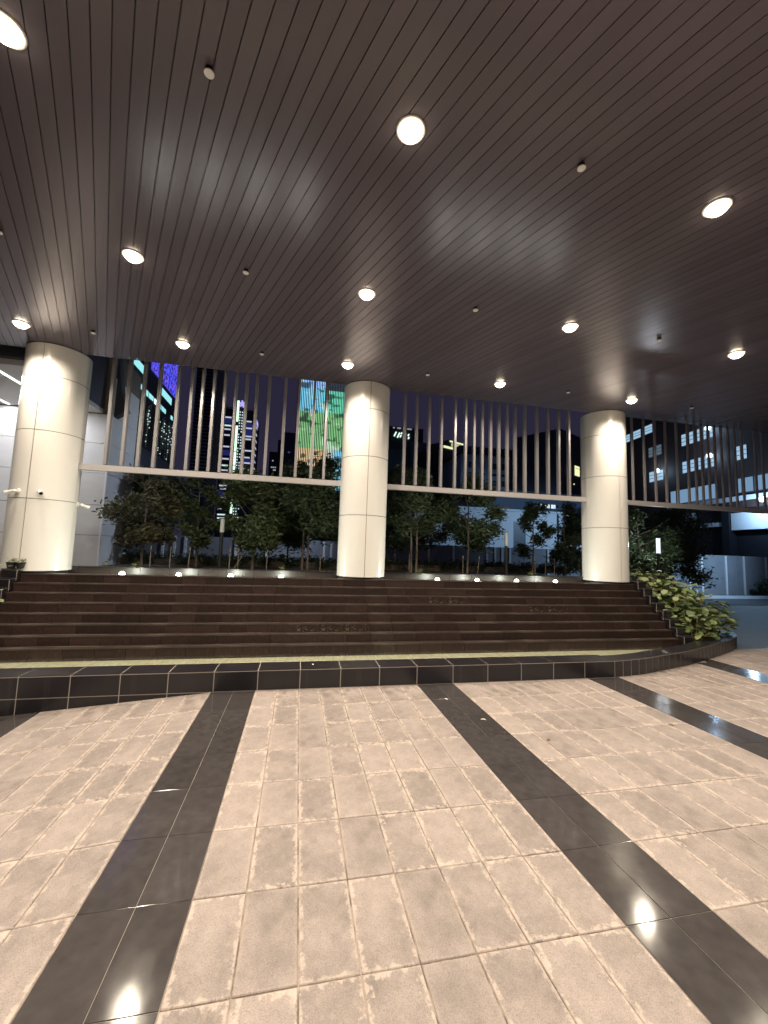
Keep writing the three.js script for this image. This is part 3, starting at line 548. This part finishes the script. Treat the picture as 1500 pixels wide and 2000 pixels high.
// ------------------------------------------------------------------ low white building lit blue, and street lamps that light it
{
  const t = thing('low_white_building', 'low flat white-walled building lit blue, with a dark doorway', 'building', null, 0, 0, -26);
  const wm = mat(0xffffff, 0.6, { map: tex(128, 64, (u, v) => { const n = 0.9 + 0.2 * fbm(u * 6, v * 4, 4, 6); return [0.66 * n, 0.69 * n, 0.72 * n]; }) }), dk = mat(lin(0.03, 0.04, 0.06), 0.4);
  part('wall', t, wm, 7.5, 23, 0, 5.05, 0, -6); part('parapet', t, wm, 7.4, 23.1, 5.05, 5.2, 0.1, -6);
  part('door', t, dk, 14.75, 15.7, 1.2, 4.35, 0.004, -0.1); part('gutter_pipe', t, dk, 18.2, 18.28, 0, 5, 0.02, 0.1);
  const r2 = thing('roof_plant_room', 'dark flat roof structure with lit windows above the white building', 'building', null, 0, 0, -33); const gm = mat(lin(0.09, 0.12, 0.17), 0.6);
  part('wall', r2, gm, 15.5, 27, 0, 7.4, 0, -5); part('overhang', r2, dk, 15, 27.5, 7.4, 7.7, 0.6, -5.2);
  for (const x of [21.1, 21.9, 22.5]) part('lit_window', r2, glow(lin(0.75, 0.85, 1), 1.1), x, x + 0.45, 6.35, 6.7, 0.003, -0.03);
}
{
  const pole = limb([[0, 0, 0], [0, 3, 0], [0, 6, 0], [0, 7.4, 0]], 0.09, 0.05, 12), pm = mat(lin(0.1, 0.1, 0.11), 0.5);
  for (const [x, z, tx, ty, tz, I, a, label] of [[22.6, -11.5, 19.5, 2.6, -25, 560, 0.85, 'tall street lamp at the roadside past the planter'], [2.72, -17.6, -5.0, 1.6, -18.4, 170, 0.95, 'tall street lamp behind the middle column'], [-13.6, -44, -19.7, 6.5, -55, 260, 0.9, 'tall street lamp in front of the long block with light strings'], [33.5, -50, 36, 14, -70, 420, 0.75, 'tall street lamp in front of the grey-blue office block']]) {
    const t = thing('street_lamp', label, 'street lamp', null, x, 0, z); if (z < -40) t.scale.setScalar(z < -45 ? 1.37 : 1.25);
    mesh('pole', pole, pm, t); const d = new THREE.Vector3(tx - x, 0, tz - z).normalize(); const h = part('lamp_head', t, pm, -0.15, 0.15, 7.4, 7.48, -0.35, 0.35); h.position.set(d.x * 0.3, 7.44, d.z * 0.3); h.rotation.y = Math.atan2(d.x, d.z);
    const g = part('lamp_lens', t, glow(lin(0.8, 0.92, 1), 6), -0.11, 0.11, 0, 0.02, -0.26, 0.26); g.position.set(d.x * 0.32, 7.388, d.z * 0.32); g.rotation.y = h.rotation.y;
    const s = new THREE.SpotLight(z < -15 && z > -20 ? lin(0.62, 0.76, 1) : COOL, I, 0, a, 0.6, 2); s.position.set(d.x * 0.34, 7.33, d.z * 0.34); s.target.position.set(tx - x, ty, tz - z).divideScalar(t.scale.x); s.castShadow = true; s.shadow.radius = 6; t.add(s, s.target);
  }
}

// ------------------------------------------------------------------ block with lit windows beyond the road
{
  const t = thing('window_block', 'dark brown block with rows of cool-lit windows and pale podium beyond the road', 'building', null, 43.2, 0, -43.2);
  t.rotation.y = THREE.MathUtils.degToRad(-8);   // local +z runs along the front towards the forecourt, front faces -x
  const wall = mat(lin(0.06, 0.035, 0.033), 0.7), dk = mat(lin(0.012, 0.013, 0.02), 0.6), cool = glow(lin(0.40, 0.64, 0.88), 0.8), pale = glow(lin(0.30, 0.52, 0.80), 0.55), dim = glow(lin(0.3, 0.42, 0.55), 0.3), podium = mat(lin(0.7, 0.73, 0.76), 0.6);
  part('wall', t, wall, 0, 14, 7.2, 30, -4.3, 24); part('undercroft', t, dk, 0.5, 14, 0, 7.2, -4.3, 24);
  const win = (u0, y0, u1, y1, m, bars = true) => { const w = part('window', t, m, -0.03, 0.05, y0, y1, u0, u1); if (bars) { const h = y1 - y0; for (const f of [0.33, 0.66]) { const b = mesh('window_bar', bx(0.03, 0.05, u1 - u0), dk, w, -0.055, -h / 2 + h * f, 0); } } };
  for (const [a, b, c, d, m] of [[-3.8, 18, -3.0, 19, cool], [-2.26, 18, -0.9, 19.05, cool], [-0.18, 18.05, 1.2, 19.1, cool], [0.5, 14.88, 1.16, 16.08, dim], [1.78, 14.88, 2.62, 16.08, dim], [0.5, 11.7, 1.28, 12.95, cool], [1.81, 11.7, 2.76, 12.9, cool]]) win(a, b, c, d, m);
  for (const [u0, u1] of [[5.76, 6.34], [6.86, 7.43], [7.91, 8.25], [8.72, 9.05], [9.5, 9.85]]) { win(u0, 15.0, u1, 16.3, cool); win(u0, 11.86, u1, 13.13, cool); }
  for (const [u0, u1] of [[12.2, 12.68], [12.97, 13.34]]) win(u0, 11.9, u1, 13.23, cool);
  for (const [u0, u1] of [[3.88, 4.62], [5.0, 6.35], [6.7, 7.5], [7.7, 8.25], [8.55, 9.05], [9.3, 9.8]]) win(u0, 8.5, u1, 10.0, pale, false);
  for (const [u0, u1] of [[12.1, 12.65], [12.9, 13.8], [14.0, 14.75], [14.95, 16.5]]) win(u0, 8.7, u1, 10.05, pale, false);
  part('podium_band', t, podium, -0.25, 0.0, 7.9, 8.35, 3.5, 18); part('podium_wall', t, podium, -0.1, 0.4, 5.1, 6.75, 11.5, 20); part('podium_wall', t, podium, -0.1, 0.4, 5.55, 5.95, 7.4, 10.6);
  part('podium_wall', t, podium, -0.1, 0.4, 5.4, 7.2, 4.6, 6.9); part('pier', t, dk, -0.3, 0.6, 0, 7.5, 10.65, 11.45);
  for (const [u, y] of [[9.62, 15.95], [9.64, 13.0], [2.27, 12.85], [14.9, 7.75]]) { mesh('flood_lamp', new THREE.SphereGeometry(0.26, 12, 8), glow(lin(0.75, 0.97, 1), 6), t, -0.35, y, u); part('lamp_bracket', t, dk, -0.3, 0, y - 0.03, y + 0.03, u - 0.03, u + 0.03); const p = new THREE.PointLight(COOL, y < 9 ? 48 : 9); p.position.set(y < 9 ? -2.0 : -0.95, y - (y < 9 ? 0.9 : 0.2), u); p.castShadow = true; p.shadow.radius = 5; t.add(p); }
}

// ------------------------------------------------------------------ skyline
const towerDark = mat(lin(0.03, 0.03, 0.045), 0.6), towerBlue = mat(lin(0.05, 0.06, 0.10), 0.6);
{ // long block with cascading light strings, cyan window bands and a blue screen
  const t = thing('light_curtain_block', 'dark tall block hung with light strings, cyan window bands and a blue screen', 'building', null, -20, 0, 0);
  part('wall', t, mat(lin(0.02, 0.024, 0.03), 0.5), -20, 0, 13.9, 60, -40, -68); const pod = mat(lin(0.16, 0.15, 0.19), 0.7); part('podium', t, pod, -20, 0.3, 0, 13.9, -40, -71);
  const cy = glow(lin(0.35, 0.85, 0.9), 1.0), wh = glow(lin(0.75, 0.95, 1), 1.6), r = rng(8);
  for (let z = -44; z > -66; z -= 1.02) { if (r() < 0.85) part('lit_window', t, r() < 0.3 ? wh : cy, 0.002, 0.06, 20.75 + r() * 0.2, 21.45, z, z - 0.5 - 0.4 * r()); }
  for (let z = -49; z > -65; z -= 1.25) if (z > -54.5 || z < -60) part('lit_window', t, cy, 0.002, 0.06, 22.9, 23.9, z, z - 1.1);
  const scr = tex(64, 128, (u, v, i, j) => { const k = N(i * 0.9, j * 0.55), q = k > 0.42 ? 1 : 0.16; return [0.07 * q + 0.10 * q * N(i * 0.2 + 5, j * 0.1), 0.10 * q, 0.95 * q]; });
  const sm3 = new THREE.MeshStandardMaterial({ color: 0x050505, emissive: 0xffffff, emissiveMap: scr, emissiveIntensity: 1.1 });
  part('led_screen', t, sm3, 0.01, 0.15, 24.6, 40, -56.2, -67);
  const gs = [], gs2 = []; // strings of tiny lights, far too many to count
  for (let i = 0; i < 46; i++) { const z = -44 - 23 * r(), n = 6 + Math.floor(r() * 14), y0 = 20.3 - r() * 1.5; for (let k = 0; k < n; k++) { const g = new THREE.BoxGeometry(0.05, 0.14, 0.07); g.translate(0.06, y0 - k * 0.42 - r() * 0.2, z); (r() < 0.25 ? gs : gs2).push(g); } }
  mesh('string_lights', mergeGeometries(gs), glow(lin(0.7, 0.9, 0.85), 1.4), t).userData.kind = 'stuff'; mesh('string_lights', mergeGeometries(gs2), glow(lin(0.3, 0.42, 0.42), 0.16), t).userData.kind = 'stuff';
  part('lit_window', t, wh, 0.31, 0.36, 11.5, 12.0, -50.2, -52.2); part('lit_window', t, cy, 0.31, 0.36, 10.7, 11.2, -50.4, -51.6);
  for (let k = 0; k < 6; k++) part('podium_window', t, towerDark, 0.302, 0.33, 4.8, 7.4, -49 - k * 3, -50 - k * 3);
}
{ // striped tower
  const t = thing('striped_tower', 'slim dark tower with close horizontal ribs', 'building', null, -21.6, 0, -90);
  part('wall', t, mat(lin(0.02, 0.02, 0.028), 0.6), -1.5, 1.7, 0, 70, 0, -12); const rm = mat(lin(0.22, 0.21, 0.24), 0.6); for (let k = 0; k < 46; k++) part('rib', t, rm, -1.55, 1.75, 12 + k * 0.75, 12.28 + k * 0.75, 0.12, -12.1);
}
{ // tower with the neon line and the star
  const t = thing('neon_tower', 'tall office tower with a green neon line and violet star sign', 'building', null, 0, 0, -120);
  part('wall', t, mat(lin(0.035, 0.038, 0.075), 0.5), -23.2, -14.3, 0, 41.2, 0, -14); part('lift_core', t, mat(lin(0.03, 0.04, 0.05), 0.5), -20.2, -16.9, 0, 43.2, 0.4, -6);
  const neon = glow(lin(0.62, 1, 0.68), 1.8); for (const [a, b] of [[11, 24.6], [24.9, 28.6], [28.9, 36.2], [37.5, 43.6]]) part('neon_strip_light', t, neon, -19.25, -18.7, a, b, 0.42, 0.7);
  const vio = glow(lin(0.45, 0.40, 1), 1.1); const star = new THREE.Group(); star.name = 'star_sign'; star.position.set(-17.7, 42.7, 0.7); t.add(star); for (let k = 0; k < 3; k++) { const b = mesh('star_arm_light', bx(0.5, 2.1, 0.2), vio, star, 0, 0, k * 0.02); b.rotation.z = k * Math.PI / 3 + 0.26; }
  const wv = glow(lin(0.66, 0.68, 0.85), 0.8), wb = glow(lin(0.06, 0.07, 0.42), 0.25), wg = glow(lin(0.7, 0.95, 0.85), 0.9);
  const rowL = [[38.4, wv], [36.0, wg], [34.9, wv], [33.2, wv], [29.85, wv], [26.3, wv], [24.4, wg], [23, wv], [18.6, wv], [17.7, wv], [15.2, wv], [14.1, wv], [13.2, wv], [12, wv], [10.4, wg], [9.4, wg], [8.6, wg]], rowR = [[37.7, wv], [35.7, wv], [33.3, wv], [32.45, wv], [29.1, wv], [27.1, wv], [25.5, wv], [23.7, wg], [22.6, wv], [20.3, wg], [18.4, wv]], r = rng(4);
  for (const [y, m] of rowL) part('lit_window', t, m, -22.9 + r() * 0.6, -20.5 - r() * 0.3, y, y + 0.38, 0.02, 0.16);
  for (const [y, m] of rowR) part('lit_window', t, m, -16.7, -14.6 - r() * 0.6, y, y + 0.38, 0.02, 0.16);
  for (const [y, h] of [[36.8, 1.4], [27.5, 1.6], [15.9, 1.2]]) part('lit_window', t, wb, -22.9, -20.4, y, y + h, 0.02, 0.12);
  for (const [y, h] of [[36.2, 1.2], [33.9, 1.5], [25.9, 1.0]]) part('lit_window', t, wb, -16.7, -14.5, y, y + h, 0.02, 0.12);
  for (let k = 0; k < 9; k++) { const b = part('lit_window', t, k === 0 ? vio : wv, -14.29, -14.2, 40.2 - k * 2.1 - (k ? 0.35 : 1.4), 40.2 - k * 2.1, -2, -9); b.scale.z = k === 0 ? 1 : 0.6; }
  const gs = []; for (let y = 10; y < 40.4; y += 0.82) for (let c = 0; c < 3; c++) { if (r() < 0.12) continue; const g = new THREE.BoxGeometry(0.3, 0.34, 0.1); g.translate(-18.35 + c * 0.66, y, 0.46); gs.push(g); }
  mesh('lit_window_grid', mergeGeometries(gs), glow(lin(0.7, 0.9, 0.95), 1.0), t).userData.kind = 'stuff';
  part('roof_frame', t, whitePlastic, -22.4, -22.1, 41.2, 42.6, -0.2, -0.5); part('roof_frame', t, whitePlastic, -22.4, -20.7, 41.2, 41.8, -0.2, -0.5); part('roof_frame', t, whitePlastic, -16.6, -14.4, 41.2, 41.8, -0.2, -0.5);
}
{ // dim towers
  const w = glow(lin(0.75, 0.8, 0.8), 0.5);
  const a = thing('dim_tower', 'small dim tower with a few lit windows next to the neon tower', 'building', null, 0, 0, -150); part('wall', a, towerBlue, -12, -8, 0, 36.5, 0, -8); for (const [x, y] of [[-10.9, 33], [-11.2, 30.6], [-10.6, 30.6], [-9.9, 30.6], [-10.4, 29.6], [-9.9, 29.6], [-11.3, 26.8], [-10.7, 27], [-10, 26.9]]) part('lit_window', a, w, x, x + 0.45, y, y + 0.4, 0.02, 0.1);
  const b = thing('dim_tower', 'plain dark stepped tower with no lit windows beside the coloured facade', 'building', null, 0, 0, -140); part('wall', b, towerBlue, -7.2, -0.8, 0, 41.4, 0, -8); part('wall', b, towerDark, -8.6, -7.2, 0, 38.5, 0, -8); part('window', b, glow(lin(0.25, 0.27, 0.5), 0.2), -5.2, -4.4, 34.2, 34.7, 0.02, 0.08);
}
{ // facade of vertical light bars
  const t = thing('light_bar_facade', 'building with a facade of close vertical light bars in blue, green and amber', 'building', null, 0, 0, -70);
  part('wall', t, mat(lin(0.015, 0.018, 0.022), 0.5), -1.5, 9.5, 0, 44, 0, -14);
  const pic = tex(64, 256, (u, v) => {
    const n = fbm(u * 4, v * 14, 4), m = fbm(9 + u * 7, v * 26, 4);
    let c = v > 0.86 ? (u < 0.55 ? mix3([0.06, 0.28, 0.85], [0.25, 0.6, 0.95], n) : [0.03, 0.04, 0.06]) : v > 0.66 ? mix3([0.06, 0.5, 0.75], [0.05, 0.55, 0.33], sm(0.35, 0.65, u + 0.6 * (m - 0.5))) : v > 0.34 ? mix3([0.08, 0.42, 0.10], [0.22, 0.5, 0.2], n) : mix3(mix3([0.65, 0.32, 0.08], [0.5, 0.42, 0.2], n), [0.08, 0.5, 0.75], sm(0.5, 0.8, u));
    const dk = sm(0.56, 0.7, m); c = mix3(c, [0.015, 0.03, 0.03], 0.85 * dk); c = mix3(c, [(c[0] + c[1] + c[2]) / 3, (c[0] + c[1] + c[2]) / 3, (c[0] + c[1] + c[2]) / 3], 0.25); const lt = sm(0.66, 0.8, n); return mix3(c, [0.7, 0.8, 0.75], 0.5 * lt);
  }, true, THREE.ClampToEdgeWrapping);
  const lm = new THREE.MeshStandardMaterial({ color: 0x080808, roughness: 0.5, emissive: 0xffffff, emissiveMap: pic, emissiveIntensity: 2.0 });
  const nb = 32;
  for (let i = 0; i < nb; i++) { // each bar shows its own slice of the moving picture
    const u = (i + 0.5) / nb, g = new THREE.BoxGeometry(0.12, 20.5, 0.15), uv = g.attributes.uv; for (let k = 0; k < uv.count; k++) uv.setX(k, u); mesh('light_bar', g, lm, t, -1.2 + i * 0.29, 12.2 + 10.25, 0.1);
  }
}
{ // dim blocks behind the second bay
  const a = thing('sign_block', 'dark block with a small slanted white sign near its roof', 'building', null, 0, 0, -90); part('wall', a, mat(lin(0.025, 0.03, 0.045), 0.6), 14, 27.6, 0, 31, 0, -12); part('wall', a, mat(lin(0.10, 0.135, 0.18), 0.6), 24.4, 31.5, 0, 27.6, 0.5, -10); part('wall', a, mat(lin(0.05, 0.07, 0.09), 0.6), 15, 23.5, 0, 25.5, 0.3, -2);
  const sm4 = glow(lin(0.75, 1, 0.85), 1.2); for (const [x, y, h] of [[20.75, 29.15, 1.15], [21.55, 28.95, 1.3], [22.25, 29.45, 0.45], [22.05, 28.75, 0.55], [23.0, 28.85, 1.3], [23.95, 29.2, 0.5], [24.0, 28.5, 0.5]]) { const b = part('sign_letter_stroke', a, sm4, -0.16, 0.16, -h / 2, h / 2, 0.02, 0.2); b.position.set(x, y, 0.15); b.rotation.z = -0.42; }
  for (const [x, w2] of [[20.2, 0.4], [21.2, 0.9], [23.6, 1.1]]) part('roof_light', a, glow(lin(0.6, 0.58, 0.62), 0.45), x, x + w2, 30.5, 30.8, 0.02, 0.15);
  const wl = glow(lin(0.7, 0.9, 1), 0.9); for (const [x, y] of [[25.6, 22.4], [25.9, 21.9], [31.6, 19.8], [32.2, 20.3]]) part('lit_window', a, wl, x, x + 0.5, y, y + 0.5, 0.52, 0.6);

  const b = thing('roof_lit_block', 'dark block with a yellow-lit top floor sticking up behind the fins', 'building', null, 33, 0, -82); b.rotation.y = 0.42; const yl = glow(lin(0.95, 1, 0.6), 0.95);
  part('wall', b, mat(lin(0.028, 0.028, 0.045), 0.6), -5, 2.4, 0, 24.4, 0, -8); part('top_floor', b, towerDark, -3, 2.2, 24.4, 26.2, 0, -7); part('lit_window', b, yl, -4.2, 1.7, 24.3, 24.75, 0.01, 0.2); part('lit_window', b, glow(lin(0.8, 0.85, 0.45), 0.6), -1.9, 1.6, 24.95, 25.7, 0.01, 0.15); part('lit_window', b, yl, -2.4, 1.9, 25.85, 26.15, 0.01, 0.2);
  part('lit_window', b, glow(lin(0.35, 0.4, 0.6), 0.4), 2.41, 2.5, 25, 26.1, -1, -5);

  const c = thing('office_block', 'pale grey-blue office block with square dark windows', 'building', null, 0, 0, -70); const om = mat(lin(0.26, 0.30, 0.38), 0.7);
  part('wall', c, om, 28.9, 43.4, 0, 20.6, 0, -12); part('roof_slab', c, towerDark, 28.4, 44, 20.6, 22, 0.5, -12.5);
  for (const [y0, y1] of [[18.0, 19.2], [16.7, 17.2], [14.8, 15.9], [11.6, 12.7], [8.6, 9.7]]) for (const x of [30.4, 32.6, 35.2, 37.2, 39.4, 41.4]) { const w = part('window', c, towerDark, x, x + 1.15, y0, y1, -0.1, 0.02); part('window_sill', w, om, -0.65, 0.65, -(y1 - y0) / 2 - 0.1, -(y1 - y0) / 2, 0.05, 0.15); }
  const d = thing('yellow_window_block', 'dark block with two bright yellow windows beside the planter column', 'building', null, 45.2, 0, -60); d.rotation.y = 0.5; part('wall', d, mat(lin(0.02, 0.02, 0.032), 0.6), -4.6, 6, 0, 23, 0, -8);
  const yy = glow(lin(0.95, 0.98, 0.5), 1.0); const w0 = part('lit_window', d, yy, 0.5, 2.2, 15.9, 17.6, 0.01, 0.1); part('window_bar', w0, towerDark, -0.85, 0.85, 0.38, 0.44, 0.05, 0.08); const w1 = part('lit_window', d, glow(lin(0.95, 0.95, 0.8), 0.9), -2.3, -1.1, 15.7, 17.2, 0.01, 0.1); part('blind', w1, towerDark, -0.15, 0.55, -0.45, 0.45, 0.055, 0.09); part('lit_window', d, yy, 0.0, 0.2, 14.2, 14.4, 0.01, 0.1);
}
{ // dark shrubs on the far side of the road
  const c = [], r = rng(66); for (let i = 0; i < 26; i++) c.push([(r() - 0.5) * 3.2, 0.3 + r() * 0.9, (r() - 0.5) * 0.5, 0.42]);
  const g = leafCloud(67, c, 700, 0.07);
  for (const [x, s, label] of [[28.6, 1.05, 'large dark rounded shrub on the verge against the hoarding'], [19.5, 0.75, 'dark shrub with reddish tips showing past the planter']]) { const t = thing('verge_shrub', label, 'shrub', null, x, 0.02, -19.1); const m = mesh('foliage', g, crownMats[1], t); m.scale.setScalar(s); part('stem', t, barkMat, -0.04, 0.04, 0, 0.5, -0.04, 0.04); }
}

{ // fallen leaves on the slabs and the basin wall
  const p = [], n = 8; const sh = []; for (let i = 0; i < n; i++) { const a = i / n * 6.283; sh.push([Math.cos(a) * 0.018, 0.004 * Math.cos(2 * a) + 0.004, Math.sin(a) * 0.034]); }
  for (let i = 0; i < n; i++) p.push(0, 0.001, 0, ...sh[(i + 1) % n], ...sh[i]);
  const g = new THREE.BufferGeometry(); g.setAttribute('position', new THREE.Float32BufferAttribute(p, 3)); g.computeVertexNormals();
  const ms = [mat(lin(0.16, 0.10, 0.05), 0.8, { side: THREE.DoubleSide }), mat(lin(0.5, 0.45, 0.36), 0.8, { side: THREE.DoubleSide })];
  for (const [x, y, z, ry, k, label] of [[-1.62, -0.04, -5.93, 0.4, 1, 'pale dry leaf on the paving against the basin wall'], [2.30, 0.002, -4.75, 1.2, 1, 'tiny pale leaf on the dark granite band'], [2.78, 0.005, -4.15, 2.1, 0, 'brown dry leaf on the beige slabs beside a granite band'], [4.55, 0.005, -4.3, 0.7, 0, 'brown dry leaf on the beige slabs in the wide bay'], [0.3, 0.278, -6.3, 0.2, 1, 'pale dry leaf on top of the basin wall']]) {
    const m = mesh(numbered('fallen_leaf'), g, ms[k], scene, x, y, z); m.rotation.y = ry; m.userData = { label, category: 'leaf', group: 'fallen leaves' };
  }
}

renderer.render(scene, camera);
